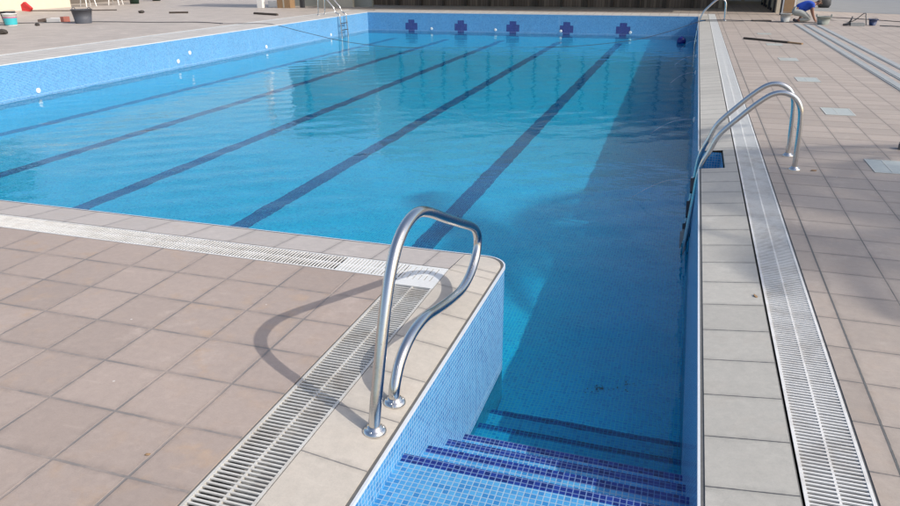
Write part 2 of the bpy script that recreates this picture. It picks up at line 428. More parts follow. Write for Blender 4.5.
# water: a fine grid so that the light through it bends over real swells
def water():
    verts = []; faces = []; nx, ny = 134, 262
    x0, x1, y0, y1 = XL-.0, NX+.0, 3.30, YF
    def zz(x, y):
        return ZW + .0011*(math.sin(2.1*x+1.3*y)+math.sin(-3.1*x+2.2*y+1)+math.sin(4.3*x+3.7*y+2)+math.sin(1.1*x-4.9*y+.5)) \
                  + .0010*(math.sin(9.1*x+5.3*y)+math.sin(-6.7*x+9.9*y+1)+math.sin(7.7*x-8.3*y+2))
    idx = {}
    for j in range(ny+1):
        for i in range(nx+1):
            x = x0+(x1-x0)*i/nx; y = y0+(y1-y0)*j/ny
            idx[i,j] = len(verts); verts.append((x, y, zz(x,y)))
    for j in range(ny):
        for i in range(nx):
            xc = x0+(x1-x0)*(i+.5)/nx; yc = y0+(y1-y0)*(j+.5)/ny
            if xc < XS-RC-.12 and yc < YN-.12: continue
            if xc < XS-.12 and yc < YN-RC-.12: continue
            faces.append((idx[i,j], idx[i+1,j], idx[i+1,j+1], idx[i,j+1]))
    me = bpy.data.meshes.new('water'); me.from_pydata(verts, [], faces); me.materials.append(M_water)
    me.polygons.foreach_set('use_smooth', [True]*len(faces)); me.update()
    o = bpy.data.objects.new('water', me); COL.objects.link(o); tag(o, kind='structure')
    o.cycles.is_caustics_caster = True
    return o
wat = water()
for o in [walls, pf, st] + [o for o in COL.objects if o.name.startswith('lane_marking')]:
    o.cycles.is_caustics_receiver = True

# ------------------------------------------------------------------ deck
GX0, GX1 = .563, .800            # right grate
LX0, LX1 = -1.525, -1.273        # stair grate
NY0, NY1 = 3.645, 3.868          # near grate (runs along x)
LG0, LG1 = -14.42, -14.17        # left far grate
TH = .10
def slab(name, mat, x0, x1, y0, y1, z=0.0, th=TH):
    mb = MB(); mb.box(x0, x1, y0, y1, z-th, z); o = mb.build(name, mat); tag(o, kind='structure'); return o
# ground sheet, one level below the paving, with a hole for the pool basin
mb = MB(); F = 400.0; zg = -.14
for (x0,x1,y0,y1) in ((-F,XL-.05,-F,F),(NX+.05,F,-F,F),(XL-.05,NX+.05,YF+.05,F),(XL-.05,NX+.05,-F,YB-.02),(XL-.05,XS-.07,YB-.02,YN-.07)):
    mb.face([(x0,y0,zg),(x1,y0,zg),(x1,y1,zg),(x0,y1,zg)])
tag(mb.build('ground', M_conc), kind='structure')
slab('deck_paving', M_deckL, -14.17, LX0-.010, -3.0, NY0-.010)
slab('deck_paving', M_deckL, LX0-.010, LX1+.006, -3.0, -1.4)
slab('deck_paving', M_deckR, GX1+.010, 16.0, -3.0, 60.0)
slab('deck_paving', M_copX, XS-.30, GX0, -3.0, YB-.0, th=.13)
slab('deck_paving', M_deckF, -60.0, LG0-.01, -3.0, 60.0)
slab('deck_paving', M_deckR, LG0-.01, GX1+.010, YF+.95, 60.0)
M_far = simple('far_asphalt', (.20,.21,.22), .9, var=.15, scale=1.5)

# sloping coping: quads falling from the deck to the lip, then the lip face
def coping(name, mat, inner, outer, th=.12):
    """inner/outer are matching lists of points (x,y,z)"""
    mb = MB()
    for i in range(len(inner)-1):
        a, b_, c, d = inner[i], inner[i+1], outer[i+1], outer[i]
        mb.face([a, b_, c, d])
        mb.face([a, b_, (b_[0],b_[1],b_[2]-.022), (a[0],a[1],a[2]-.022)])
        mb.face([d, c, (c[0],c[1],c[2]-th), (d[0],d[1],d[2]-th)])
    o = mb.build(name, mat); tag(o, kind='structure'); return o
GV = .022                        # dark joint between tile edge and white edging
def lerp_z(x): return x
# stair side coping (tile edge pulled back from the wall by GV), ends in the rounded corner
xo = LX1+.006
coping('stair_coping', M_copX, [(XS-GV, YB, ZL), (XS-GV, YN-.375, ZL)], [(xo, YB, 0), (xo, YN-.375, 0)])
# corner piece: one big tile with a rounded outer corner
mb = MB()
ri = RC-.004
arcp = [(p[0], p[1], ZL) for p in arc(XS-GV-ri, YN-GV-ri, ri, 0, PI/2)]
loop = [(XS-GV, YN-.3715, ZL)] + arcp + [(xo, YN-GV, ZL), (xo, YN-.3715, 0)]
mb.face(loop)
for i in range(len(arcp)-1+1):
    a = loop[i]; b_ = loop[i+1]; mb.face([a, b_, (b_[0],b_[1],ZL-.022), (a[0],a[1],ZL-.022)])
tag(mb.build('corner_coping', M_copX), kind='structure')
coping('near_coping', M_copN, [(xo-.003, YN-GV, ZL), (XL-.02, YN-GV, ZL)], [(xo-.003, NY1+.006, 0), (XL-.02, NY1+.006, 0)])
mb = MB(); mb.face([(xo-.003, NY1+.006, 0),(LX1+.006, NY1+.006, 0),(LX1+.006, NY1, -.05),(xo-.003, NY1, -.05)])
# right coping, interrupted by the niches
ys = [YB] + [q for n_ in niches for q in n_] + [YF]
for i in range(0, len(ys), 2):
    coping('right_coping', M_copR, [(XR+GV, ys[i], ZL), (XR+GV, ys[i+1], ZL)], [(GX0-.014, ys[i], 0), (GX0-.014, ys[i+1], 0)])
for a, b_ in niches:
    coping('right_coping', M_copR, [(NX+.01, a-.001, ZL*.35), (NX+.01, b_+.001, ZL*.35)], [(GX0-.014, a-.001, 0), (GX0-.014, b_+.001, 0)])
coping('far_coping', M_copF, [(XL-.0, YF+GV, ZL), (GX1, YF+GV, ZL)], [(XL-.0, YF+.95, 0), (GX1, YF+.95, 0)])
coping('left_coping', M_copF, [(XL-GV, -2.0, ZL), (XL-GV, YF+.95, ZL)], [(-14.16, -2.0, 0), (-14.16, YF+.95, 0)])
# white edging bead + dark joint round the rim
rimW, rimD = MB(), MB()
def rim_seg(a, b_, na, nb):
    (x0,y0),(x1,y1) = a, b_
    def q(mbx, o0, o1, z):
        mbx.face([(x0+na[0]*o0,y0+na[1]*o0,z),(x1+nb[0]*o0,y1+nb[1]*o0,z),(x1+nb[0]*o1,y1+nb[1]*o1,z),(x0+na[0]*o1,y0+na[1]*o1,z)])
    q(rimW, -.004, .0065, ZL-.002)
    rimW.face([(x0-na[0]*.004,y0-na[1]*.004,ZL-.002),(x1-nb[0]*.004,y1-nb[1]*.004,ZL-.002),(x1-nb[0]*.004,y1-nb[1]*.004,ZL-.020),(x0-na[0]*.004,y0-na[1]*.004,ZL-.020)])
    q(rimD, .0065, GV-.0005, ZL-.0045)
rim_seg((XS,YB),(XS,YN-RC),(-1,0),(-1,0))
for i in range(10):
    a0 = (PI/2)*i/10; a1 = (PI/2)*(i+1)/10
    rim_seg(corner[i], corner[i+1], (-math.cos(a0),-math.sin(a0)), (-math.cos(a1),-math.sin(a1)))
rim_seg((XS-RC,YN),(XL,YN),(0,-1),(0,-1))
for i in range(0, len(ys), 2): rim_seg((XR,ys[i]),(XR,ys[i+1]),(1,0),(1,0))
rim_seg((XR,YF),(XL,YF),(0,1),(0,1)); rim_seg((XL,YF),(XL,YN),(-1,0),(-1,0))
tag(rimW.build('pool_edging', M_edge), kind='structure'); tag(rimD.build('edge_joint', M_groove), kind='structure')

# ------------------------------------------------------------------ drain grates
def grate(label, x0, x1, y0, y1, along, mat, pitch=.0225, bar=.0100, z=0.0, group='pool drain gratings', slots=None, rail=.013, chan=True):
    root = empty('drain_grate', (x0 if along == 'y' else x0, y0, z))
    tag(root, label, 'drain grating', group)
    fr = MB(); bars = MB(); ch = MB()
    zt = z-.0015; zb = z-.022
    if along == 'y':
        fr.box(x0, x0+rail, y0, y1, zb, zt); fr.box(x1-rail, x1, y0, y1, zb, zt)
        xm = (x0+x1)/2
        bars.box(xm-.0045, xm+.0045, y0, y1, zb, zt-.0022)
        n = int((y1-y0)/pitch)
        for i in range(n):
            yy = y0+(i+.5)*pitch; jt = random.uniform(-.0008, .0008)
            bars.box(x0+rail-.001, x1-rail+.001, yy-bar/2+jt, yy+bar/2+jt, zt-.008, zt-.001)
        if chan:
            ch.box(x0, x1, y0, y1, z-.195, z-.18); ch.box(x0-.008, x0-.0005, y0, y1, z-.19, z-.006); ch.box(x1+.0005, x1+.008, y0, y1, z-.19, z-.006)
    else:
        fr.box(x0, x1, y0, y0+rail, zb, zt); fr.box(x0, x1, y1-rail, y1, zb, zt)
        ym = (y0+y1)/2
        bars.box(x0, x1, ym-.0045, ym+.0045, zb, zt-.0022)
        n = int((x1-x0)/pitch)
        for i in range(n):
            xx = x0+(i+.5)*pitch; jt = random.uniform(-.0008, .0008)
            bars.box(xx-bar/2+jt, xx+bar/2+jt, y0+rail-.001, y1-rail+.001, zt-.006, zt-.001)
        if chan:
            ch.box(x0, x1, y0, y1, z-.195, z-.18); ch.box(x0, x1, y0-.008, y0-.0005, z-.19, z-.006); ch.box(x0, x1, y1+.0005, y1+.008, z-.19, z-.006)
    part(fr, 'frame', mat, root); part(bars, 'slats', mat, root)
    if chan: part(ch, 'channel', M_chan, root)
    return root
grate('worn white slatted grating running from the foreground up beside the bent handrail', LX0, LX1, -.6, 3.562, 'y', M_gr, bar=.0090)
grate('long worn grating across the photo between the near coping and the left paving', -14.16, -1.96, NY0, NY1, 'x', M_grm, bar=.0080)
# new pieces at the corner
grate('clean new white grating piece just behind the tall post of the handrail', -1.9585, -1.5265, NY0, NY1, 'x', M_grn, pitch=.0225, bar=.0145)
root = empty('drain_grate', (-1.54, 3.565, 0)); tag(root, 'clean white square corner grating where the two gratings meet', 'drain grating', 'pool drain gratings')
mb = MB(); mb.box(LX0, LX1, 3.563, NY0+.012, -.022, -.0015); mb.box(LX0, LX1, NY1-.03, NY1, -.022, -.0015); mb.box(LX1-.022, LX1, NY0+.012, NY1-.03, -.022, -.0015)
mb.box(LX0, LX0+.012, NY0+.012, NY1-.03, -.022, -.0015)
part(mb, 'frame', M_grn, root)
mb = MB()
for i in range(6):
    x = LX0+.012+.0365*i
    mb.box(x+.007, x+.0365, NY0+.012, NY1-.03, -.010, -.0022)
mb.box(LX0+.012, LX1-.022, NY0+.086, NY0+.108, -.019, -.0030)
part(mb, 'slats', M_grn, root)
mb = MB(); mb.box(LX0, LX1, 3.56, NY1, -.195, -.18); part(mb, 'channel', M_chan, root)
grate('worn dusty grating on the right, from the bottom edge up to the ladder', GX0, GX1, -.6, 7.8, 'y', M_grm, bar=.0085)
grate('brighter white grating on the right, from behind the near ladder to the far end', GX0, GX1, 7.805, YF+.9, 'y', M_grn)
grate('distant thin white grating along the far left poolside behind the wide pale coping', LG0, LG1, -2.0, YF+.9, 'y', M_grn, pitch=.09, bar=.055)
# dark joints either side of the right grate and narrow strip
mb = MB()
mb.box(GX0-.013, GX0-.0005, YB, YF+.9, -.10, -.006); mb.box(GX1+.0005, GX1+.010, -3, YF+.9, -.10, -.004)
mb.box(LX0-.010, LX0-.0005, -.6, NY0, -.10, -.004); mb.box(LX1+.0005, LX1+.006, -.6, NY0+.2, -.10, -.004); mb.box(-14.1, LX1, NY0-.010, NY0-.0005, -.10, -.004)
mb.box(-14.1, LX1, NY1+.0005, NY1+.006, -.10, -.006); mb.box(LX1+.0005, LX1+.006, NY0+.2, NY1+.006, -.10, -.006)
tag(mb.build('paving_joint', M_groove), kind='structure')
# cement seam along the first tile column of the right paving
mb = MB(); mb.box(.912, .919, -3, YF+.9, -.01, .0012)
tag(mb.build('paving_seam', M_groove), kind='structure')

# ------------------------------------------------------------------ handrail in the foreground
M_tread = simple('tread_rubber', (.012,.014,.02), .7)
def flange(mb, c, r=.048, tilt=None):
    mb.lathe(c, [(r,0),(r,.004),(r*.97,.010),(r*.80,.017),(r*.62,.022),(r*.58,.030),(.0,.030)], 28)
hr = empty('grab_rail', (-1.055, 2.33, -.02)); tag(hr, 'polished steel handrail bent into a hooked loop beside the entry stair', 'handrail')
Xh = -1.058
pts2 = [(2.220,-.02),(2.245,.08),(2.285,.195),(2.335,.335),(2.400,.49),(2.462,.60),(2.540,.685),(2.640,.735),(2.77,.745),(2.92,.700),(3.15,.595),(3.42,.475),(3.60,.395),(3.69,.335),(3.725,.265),(3.68,.175),(3.56,.112),(3.40,.092),(3.20,.118),(3.00,.160),(2.84,.196),(2.70,.200),(2.59,.175),(2.51,.128),(2.46,.065),(2.441,.02),(2.438,-.02)]
P = [(Xh+.012*min(1,max(0,(y-2.5)/1.0)), y, z) for y, z in pts2]
mb = MB(); mb.tube(catmull(P, 7), .0252, 28, False); part(mb, 'rail_tube', M_steel, hr, True)
for y in (2.222, 2.440):
    mb = MB(); flange(mb, (Xh, y, -.0265), .050); part(mb, 'flange', M_steel, hr, True)

    fl = ALLCH[hr.name][-1]
    for a in (.5, 2.6, 4.7):
        mb = MB(); mb.lathe((Xh+.036*math.cos(a), y+.036*math.sin(a), -.012), [(0,.006),(.0055,.005),(.0065,0)], 10); bo = mb.build('bolt', M_steel, None, True); bo.parent = fl

# ------------------------------------------------------------------ pool ladders
def ladder(Y0, Y1, label, side=1, xw=XR, foot=1.02, top=.655, r=.0235, nx=.24):
    root = empty('pool_ladder', (xw, (Y0+Y1)/2, 0)); tag(root, label, 'pool ladder', 'steel pool ladders')
    for Y in (Y0, Y1):
        prof = [(foot+.02,-.005),(foot+.012,.2),(foot,.44),(foot-.02,.56),(foot-.075,.645),(foot-.17,.685),(foot-.27,.665),(foot-.38,.58),(foot-.50,.46),(foot-.66,.28),(.29,.115),(nx-.005,.02),(nx-.035,-.12),(nx-.05,-.35),(nx-.085,-.9),(nx-.10,-1.2)]
        pp = [(xw+side*(a-xw) if side == 1 else xw-(a-XR), Y, z) for a, z in prof]
        mb = MB(); mb.tube(catmull(pp, 6), r, 20, True); part(mb, 'side_rail', M_steel, root, True)
        mb = MB(); flange(mb, (pp[0][0], Y, -.001), .052); part(mb, 'flange', M_steel, root, True)
    for z in (-.30, -.55, -.80, -1.05):
        a = nx-.055+.05*z; xx = (a if side == 1 else xw-(a-XR))
        mb = MB(); mb.box(min(xx-.02*side, xx+.045*side), max(xx-.02*side, xx+.045*side), Y0+.02, Y1-.02, z-.014, z+.008)
        part(mb, 'tread', M_tread, root)
    for Y in (Y0, Y1):
        mb = MB(); xx = nx-.05 if side == 1 else xw-(nx-.05-XR)
        mb.tube([(xx, Y, -1.16), (xx+.05*side+.02*side, Y, -1.16)], .022, 10); part(mb, 'buffer', M_black, root)
    return root
ladder(6.985, 7.52, 'two rail steel pool ladder standing in a tiled notch at the right pool edge', nx=.255)
ladder(26.45, 26.95, 'distant steel ladder at the far right corner of the pool near the brown terrace wall', nx=.255)
ladder(26.25, 26.80, 'steel ladder at the far left poolside catching a bright glint on its rails', side=-1, xw=XL, nx=.14)

# ------------------------------------------------------------------ crosses and inlets
lab = ['leftmost navy mosaic cross on the far pool wall, nearest the bright corner', 'second navy mosaic cross from the left on the far pool wall', 'middle one of the five navy mosaic crosses on the far wall', 'navy mosaic cross on the far wall with a white inlet at its left arm', 'rightmost navy mosaic cross with a white inlet touching its right arm']
for k, X in enumerate((-11.13, -8.97, -6.79, -4.64, -2.47)):
    mb = MB(); a = .088; z = -.58; yy = YF-.004
    A = .265; a = .135; pl = [(-a,-A),(a,-A),(a,-a),(A,-a),(A,a),(a,a),(a,A),(-a,A),(-a,a),(-A,a),(-A,-a),(-a,-a)]
    v = [(X+p, yy, z+q) for p, q in pl]
    for q in ([0,1,2,11],[10,11,2,3,4,5,8,9],[8,5,6,7]): mb.face([v[i] for i in q])
    # prism sides
    for i in range(12):
        p, q = v[i], v[(i+1)%12]; mb.face([p, q, (q[0],YF-.0005,q[2]), (p[0],YF-.0005,p[2])])
    o = mb.build('mosaic_cross', M_crs); tag(o, lab[k], 'mosaic cross', 'crosses on the far pool wall')
def inlet(p, d, label, r=.055):
    root = empty('water_inlet', p); tag(root, label, 'water inlet', 'white inlets in the pool walls')
    p = Vector(p); d = Vector(d); e = d.cross(Vector((0,0,1)))
    def ring(rad, off, rr=18): return [p+d*off+(e*math.cos(2*PI*k/rr)+Vector((0,0,1))*math.sin(2*PI*k/rr))*rad for k in range(rr)]
    mb = MB(); rs = [ring(r,0), ring(r*.98,.012), ring(r*.6,.022), ring(r*.35,.022)]
    for i in range(3):
        for k in range(18): mb.face([rs[i][k], rs[i][(k+1)%18], rs[i+1][(k+1)%18], rs[i+1][k]])
    part(mb, 'ring', M_white, root)
    mb = MB(); mb.face(ring(r*.36, .016)); mb.face(ring(r*.2,.03)); part(mb, 'nozzle', M_white, root)
for X, l in ((-10.24,'white inlet between the first and second mosaic cross on the far wall'),(-7.51,'white inlet between the second and middle mosaic cross on the far wall'),(-4.86,'white inlet beside the left arm of the fourth far wall cross'),(-2.19,'white inlet beside the right arm of the last far wall cross')):
    inlet((X, YF-.003 if X not in (-4.86,-2.19) else YF-.006, -.66), (0,-1,0), l)
for (Y, Z, l) in ((11.9,-.66,'white inlet on the left pool wall nearest the camera'),(16.54,-.60,'lower one of the close pair of white inlets on the left pool wall'),(17.07,-.43,'upper one of the close pair of white inlets on the left pool wall'),(20.98,-.66,'white inlet on the left pool wall under the start of the rope'),(25.6,-.67,'white inlet on the left pool wall just before the ladder')):
    inlet((XL+.003, Y, Z), (1,0,0), l)

M_jet = simple('falling_water', (.80,.86,.90), .15, var=.1)
lj = ['water jet near the far right corner, beside the small float', 'second farthest thin water jet along the right pool wall', 'thin water jet from the right pool wall halfway along', 'thin water jet from the right wall well behind the ladder notch', 'nearest thin water jet, falling just behind the ladder']
for k, (Y, L_) in enumerate(((24.8,.42),(20.6,.50),(17.3,.50),(11.8,.62),(8.25,.62))):
    inlet((XR-.003, Y, -.52), (-1,0,0), lj[k].replace('thin water jet','white inlet').replace('water jet','white inlet').replace(', falling just',', just'), r=.045)
    pts = [(XR-.03-L_*t, Y+.01*math.sin(9*t+k), -.52+.04*t-.30*t*t) for t in [i/10 for i in range(11)]]
    mb = MB(); mb.tube(pts, [.0026+.0012*math.sin(i*2.1+k) for i in range(11)], 6)
    tag(mb.build('water_jet', M_jet, smooth=True), lj[k], 'water jet', 'jets filling the pool from the right wall')

# rope sagging over the pool
rp = [(-15.0,21.3,.008),(-14.3,21.5,.008),(-13.75,21.65,.012),(-13.2,21.82,-.035),(-12.42,22.05,-.24),(-11.25,22.41,-.53),(-10.5,22.63,-.66),(-9.6,22.9,-.76),(-8.6,23.2,-.792),(-7.6,23.5,-.795),(-6.0,23.98,-.795),(-4.9,24.3,-.79),(-3.62,24.7,-.765),(-2.5,25.04,-.67),(-1.57,25.32,-.54),(-.65,25.6,-.30),(.2,25.86,-.015),(.6,25.98,.010),(1.6,26.2,.008)]
mb = MB(); mb.tube(catmull(rp, 5), .009, 6); o = mb.build('rope', M_rope, smooth=True); tag(o, 'thin dark rope sagging right across the far end of the pool into the water', 'rope')
# floating ball
root = empty('buoy', (-.27, 26.8, ZW)); tag(root, 'small dark blue float bobbing in the far right corner of the pool', 'float')
mb = MB(); prof = [(.0,-.10)]+[(.155*math.sin(PI*i/14), .06-.155*math.cos(PI*i/14)) for i in range(1,14)]+[(0,.215)]
mb.lathe((-.27,26.8,ZW), prof, 20); part(mb, 'float_body', M_blue, root, True)
mb = MB(); mb.tube([(-.27,26.8,ZW+.20),(-.27,26.8,ZW+.235)], .02, 10); part(mb, 'valve', M_blue, root)

# ------------------------------------------------------------------ deck covers on the right
def cover(Y, label, x0=1.715, x1=2.055, L=.50):
    root = empty('access_cover', (x0, Y, 0)); tag(root, label, 'access cover', 'pale access covers set in the right paving')
    mb = MB(); y1 = Y+L; f = .012
    mb.box(x0,x0+f,Y,y1,.0005,.006); mb.box(x1-f,x1,Y,y1,.0005,.006); mb.box(x0+f,x1-f,Y,Y+f,.0005,.006); mb.box(x0+f,x1-f,y1-f,y1,.0005,.006)
    xm = x0+.150; mb.box(xm-.006,xm+.006,Y+f,y1-f,.0005,.006)
    part(mb, 'frame', M_cframe, root)
    mb = MB(); mb.box(x0+f,xm-.006,Y+f,y1-f,.0005,.004); mb.box(xm+.006,x1-f,Y+f,y1-f,.0005,.004)
    part(mb, 'panel', M_glass, root)
cover(7.07, 'pale glassy access cover at the right edge of the photo, the nearest one'); cover(9.86, 'second nearest access cover, behind the ladder bend'); cover(12.70, 'access cover in the middle of the row on the right paving')
cover(15.48, 'access cover just in front of the long plank'); cover(18.4, 'access cover lying right behind the long plank'); cover(21.3, 'farthest access cover of the row, halfway to the kneeling worker')
# cement strips / slot channels to the worker
lbs = ['left one of the grey slot channels running from the kneeling worker', 'middle grey slot channel running from the kneeling worker', 'right one of the grey slot channels running from the kneeling worker']
for k, (x, wd) in enumerate(((3.02,.15),(3.27,.17),(3.58,.15))):
    root = empty('slot_channel', (x, 10.8, 0)); tag(root, lbs[k], 'slot channel', 'grey slot channels in the right paving')
    mb = MB(); y1 = (25.4, 25.2, 25.0)[k]; y0 = (8.5,9.6,12.0)[k]
    mb.box(x, x+wd*.12, y0, y1, .0004, .010); mb.box(x+wd*.24, x+wd, y0, y1, .0004, .010); part(mb, 'channel_rim', M_cement, root)
    mb = MB(); mb.box(x+wd*.12, x+wd*.24, y0, y1, .0004, .003); part(mb, 'slot', M_groove, root)
# plank
root = empty('plank', (1.9,19.3,0)); tag(root, 'long dark wooden plank with a brown end lying on the right paving', 'plank')
a = Vector((1.30,19.93,.025)); b_ = Vector((2.22,19.06,.025)); d = (b_-a)/2; n_ = Vector((d.y,-d.x,0)).normalized()*.045
mb = MB(); mb.obox((a+b_)/2, d, n_, (0,0,.02)); part(mb, 'board', M_dark, root)
c = Vector((2.50,18.82,.02)); mb = MB(); mb.obox((b_+c)/2, (c-b_)/2*.98, n_*.7, (0,0,.015)); part(mb, 'board_end', M_brown, root)
# block at right frame edge
mb = MB(); mb.obox((2.24,8.12,.03), (.11,-.02,0), (.012,.05,0), (0,0,.03)); o = mb.build('stone_block', simple('dark_stone',(.10,.10,.10),.8,bump=.4)); tag(o, 'dark grey stone block lying at the right edge of the photo', 'block')

# ------------------------------------------------------------------ workers tools on the right
def bucket(loc, r0, r1, h, mat, label, cat='bucket', handles=False, bail=False, group='buckets and tubs of the builders', sx=1, fill=None, lean=None):
    root = empty('bucket' if cat != 'tub' else 'tub', loc); tag(root, label, cat, group)
    mb = MB(); mb.lathe(loc, [(0,.004),(r0,.004),(r0*.98,0),(r1,h),(r1+.014,h),(r1+.014,h-.02),(r1+.004,h-.02)], 24, sx=sx); 
    mb.lathe(loc, [(r1-.008,h-.001),(r0-.005,.02),(0,.02)], 24, sx=sx); part(mb, 'body', mat, root, True)
    if handles:
        for s in (-1, 1):
            pts = [Vector(loc)+Vector((s*(r1*sx)*1.0, y, h-.01+zz)) for y, zz in ((-.06,0),(-.05,.05),(0,.07),(.05,.05),(.06,0))]
            mb = MB(); mb.tube(catmull(pts,4), .013, 8); part(mb, 'handle', mat, root, True)
    if bail:
        pts = [Vector(loc)+Vector((-r1*math.cos(PI*i/12)*1.0, .02+r1*.8*math.sin(PI*i/12), h+.03*math.sin(PI*i/12))) for i in range(13)]
        mb = MB(); mb.tube(pts, .005, 6); part(mb, 'handle', M_grey, root, True)
    if fill:
        mb = MB(); mb.lathe(loc, [(0,h*.8),(r1*.93,h*.8)], 20, sx=sx); part(mb, 'mortar', fill, root)
    return root
bucket((2.84,26.12,0), .125, .165, .27, M_greyp, 'pale grey bucket standing left of the kneeling worker', bail=True, fill=M_cement)
bucket((3.84,25.35,0), .155, .205, .24, simple('mortar_caked_plastic',(.25,.27,.24),.8,var=.3), 'mortar caked grey tub right in front of the kneeling worker', cat='tub', handles=True, fill=M_cement)
bucket((5.18,25.25,0), .085, .125, .19, simple('navy_plastic',(.03,.05,.12),.5), 'small navy bucket farthest right on the deck', bail=True)
root = empty('mortar_tray', (4.72,25.0,0)); tag(root, 'shallow grey mortar tray with a black trowel handle sticking up', 'tray')
mb = MB()
for x0,x1,y0,y1,z0,z1 in ((4.53,4.90,24.86,25.10,0,.015),(4.53,4.545,24.86,25.10,.015,.09),(4.885,4.90,24.86,25.10,.015,.09),(4.545,4.885,24.86,24.875,.015,.09),(4.545,4.885,25.085,25.10,.015,.09)): mb.box(x0,x1,y0,y1,z0,z1)
part(mb, 'tray_body', M_greyp, root)
root = empty('trowel', (4.5,25.05,0)); tag(root, 'black handled trowel leaning on the left end of the grey mortar tray', 'trowel')
mb = MB(); mb.tube([(4.50,24.98,.10),(4.53,24.98,.15),(4.56,24.98,.27)], [.03,.022,.018], 10); part(mb, 'handle', M_black, root, True)
mb = MB(); mb.obox((4.44,24.98,.045), (.10,0,.02), (0,.055,0), (-.0005,0,.03)); part(mb, 'blade', M_black, root)
mb = MB(); mb.tube(catmull([(5.0,25.2,.02),(4.97,25.3,.25),(4.95,25.5,.33),(4.75,26.4,.012),(4.3,27.8,.012),(4.6,28.6,.012),(5.6,27.8,.012),(7.2,26.0,.012),(8.6,25.2,.012)],8), .012, 6)
tag(mb.build('hose', M_rope, smooth=True), 'thin dark hose curving over the deck behind the grey mortar tray', 'hose')
mb = MB(); mb.tube(catmull([(5.35,25.1,.012),(5.8,24.9,.012),(6.5,24.8,.012),(7.6,24.2,.012),(8.8,23.8,.012)],6), .014, 6)
tag(mb.build('cable', M_rope, smooth=True), 'dark cable lying right of the small navy bucket', 'cable')
mb = MB(); mb.tube(catmull([(.38,26.35,.014),(1.1,26.55,.014),(1.9,26.32,.014),(2.6,26.05,.014),(3.3,25.95,.014),(3.9,25.8,.014)],6), .012, 6)
tag(mb.build('cable', M_rope, smooth=True), 'dark cable running from the far right ladder towards the kneeling worker', 'cable')
root = empty('board_offcut', (2.15,26.4,0)); tag(root, 'dark offcut of board lying left of the pale grey bucket', 'board')
mb = MB(); mb.obox((2.16,26.45,.02), (.28,.08,0), (-.03,.10,0), (0,0,.018)); part(mb, 'board', M_dark, root)
mb = MB(); mb.obox((2.05,26.66,.012), (.16,.02,0), (-.01,.07,0), (0,0,.010)); part(mb, 'board_piece', M_dark, root)

# ------------------------------------------------------------------ kneeling worker
def skin_body(name, nodes, edges, mat, parent, sub=2, root=0):
    me = bpy.data.meshes.new(name); me.from_pydata([n[0] for n in nodes], edges, []); me.materials.append(mat)
    o = bpy.data.objects.new(name, me); COL.objects.link(o)
    md = o.modifiers.new('skin', 'SKIN'); md.use_smooth_shade = True
    for i, n in enumerate(nodes):
        r = n[1] if isinstance(n[1], tuple) else (n[1], n[1])
        me.skin_vertices[0].data[i].radius = r
        me.skin_vertices[0].data[i].use_root = (i == root)
    s = o.modifiers.new('sub', 'SUBSURF'); s.levels = sub; s.render_levels = sub
    if parent:
        o.parent = parent; o.matrix_parent_inverse = Matrix.Translation(-parent.location)
        ALLCH.setdefault(parent.name, []).append(o)
    return o
M_skin = simple('skin', (.26,.13,.085), .55, var=.08, scale=8)
M_shirt = simple('blue_shirt', (.008,.055,.36), .8, var=.2, scale=9, bump=.5)
M_trou = simple('grey_work_trousers', (.34,.35,.32), .85, var=.3, scale=8, bump=.5)
M_shoe = simple('dark_boot', (.025,.025,.04), .6)
wy = 26.45
pr = empty('person', (3.35, wy, 0)); tag(pr, 'kneeling worker in a blue shirt and pale trousers bending over the paving', 'person')
# body: one continuous mesh (head, neck, arms, torso), clothes over it
N = [((3.15,wy,.36),.12),((3.30,wy,.42),.13),((3.48,wy,.50),.14),((3.60,wy,.53),.12),((3.70,wy,.555),.055),((3.755,wy,.585),.070),((3.805,wy,.59),.080),((3.83,wy,.555),.062),
     ((3.60,wy-.17,.50),.055),((3.61,wy-.22,.36),.045),((3.65,wy-.20,.22),.040),((3.73,wy-.17,.07),.030),((3.74,wy-.165,.035),.034),
     ((3.60,wy+.17,.50),.055),((3.64,wy+.22,.34),.045),((3.70,wy+.18,.20),.040),((3.78,wy+.12,.07),.030),((3.80,wy+.115,.035),.034),
     ((3.14,wy-.10,.30),.085),((3.36,wy-.15,.26),.080),((3.57,wy-.15,.09),.062),((3.40,wy-.15,.055),.050),((3.20,wy-.15,.06),.042),
     ((3.14,wy+.10,.30),.085),((3.38,wy+.16,.40),.080),((3.42,wy+.17,.36),.065),((3.36,wy+.17,.20),.052),((3.33,wy+.17,.06),.042)]
E_ = [(0,1),(1,2),(2,3),(3,4),(4,5),(5,6),(6,7),(3,8),(8,9),(9,10),(10,11),(11,12),(3,13),(13,14),(14,15),(15,16),(16,17),(0,18),(18,19),(19,20),(20,21),(21,22),(0,23),(23,24),(24,25),(25,26),(26,27)]
b0 = len(N)
for s, hx, hy in ((-1, 3.74, wy-.165), (1, 3.80, wy+.115)):
    base = 12 if s == -1 else 17
    for k in range(4):
        o_ = len(N); N.append(((hx+.02+.004*k, hy-.024+.016*k, .022),.0085)); N.append(((hx+.055+.006*(k in (1,2)), hy-.028+.019*k, .012),.007))
        E_ += [(base,o_),(o_,o_+1)]
    o_ = len(N); N.append(((hx+.005,hy+s*.032,.02),.009)); N.append(((hx+.035,hy+s*.045,.012),.008)); E_ += [(base,o_),(o_,o_+1)]
body = skin_body('body', N, E_, M_skin, pr)
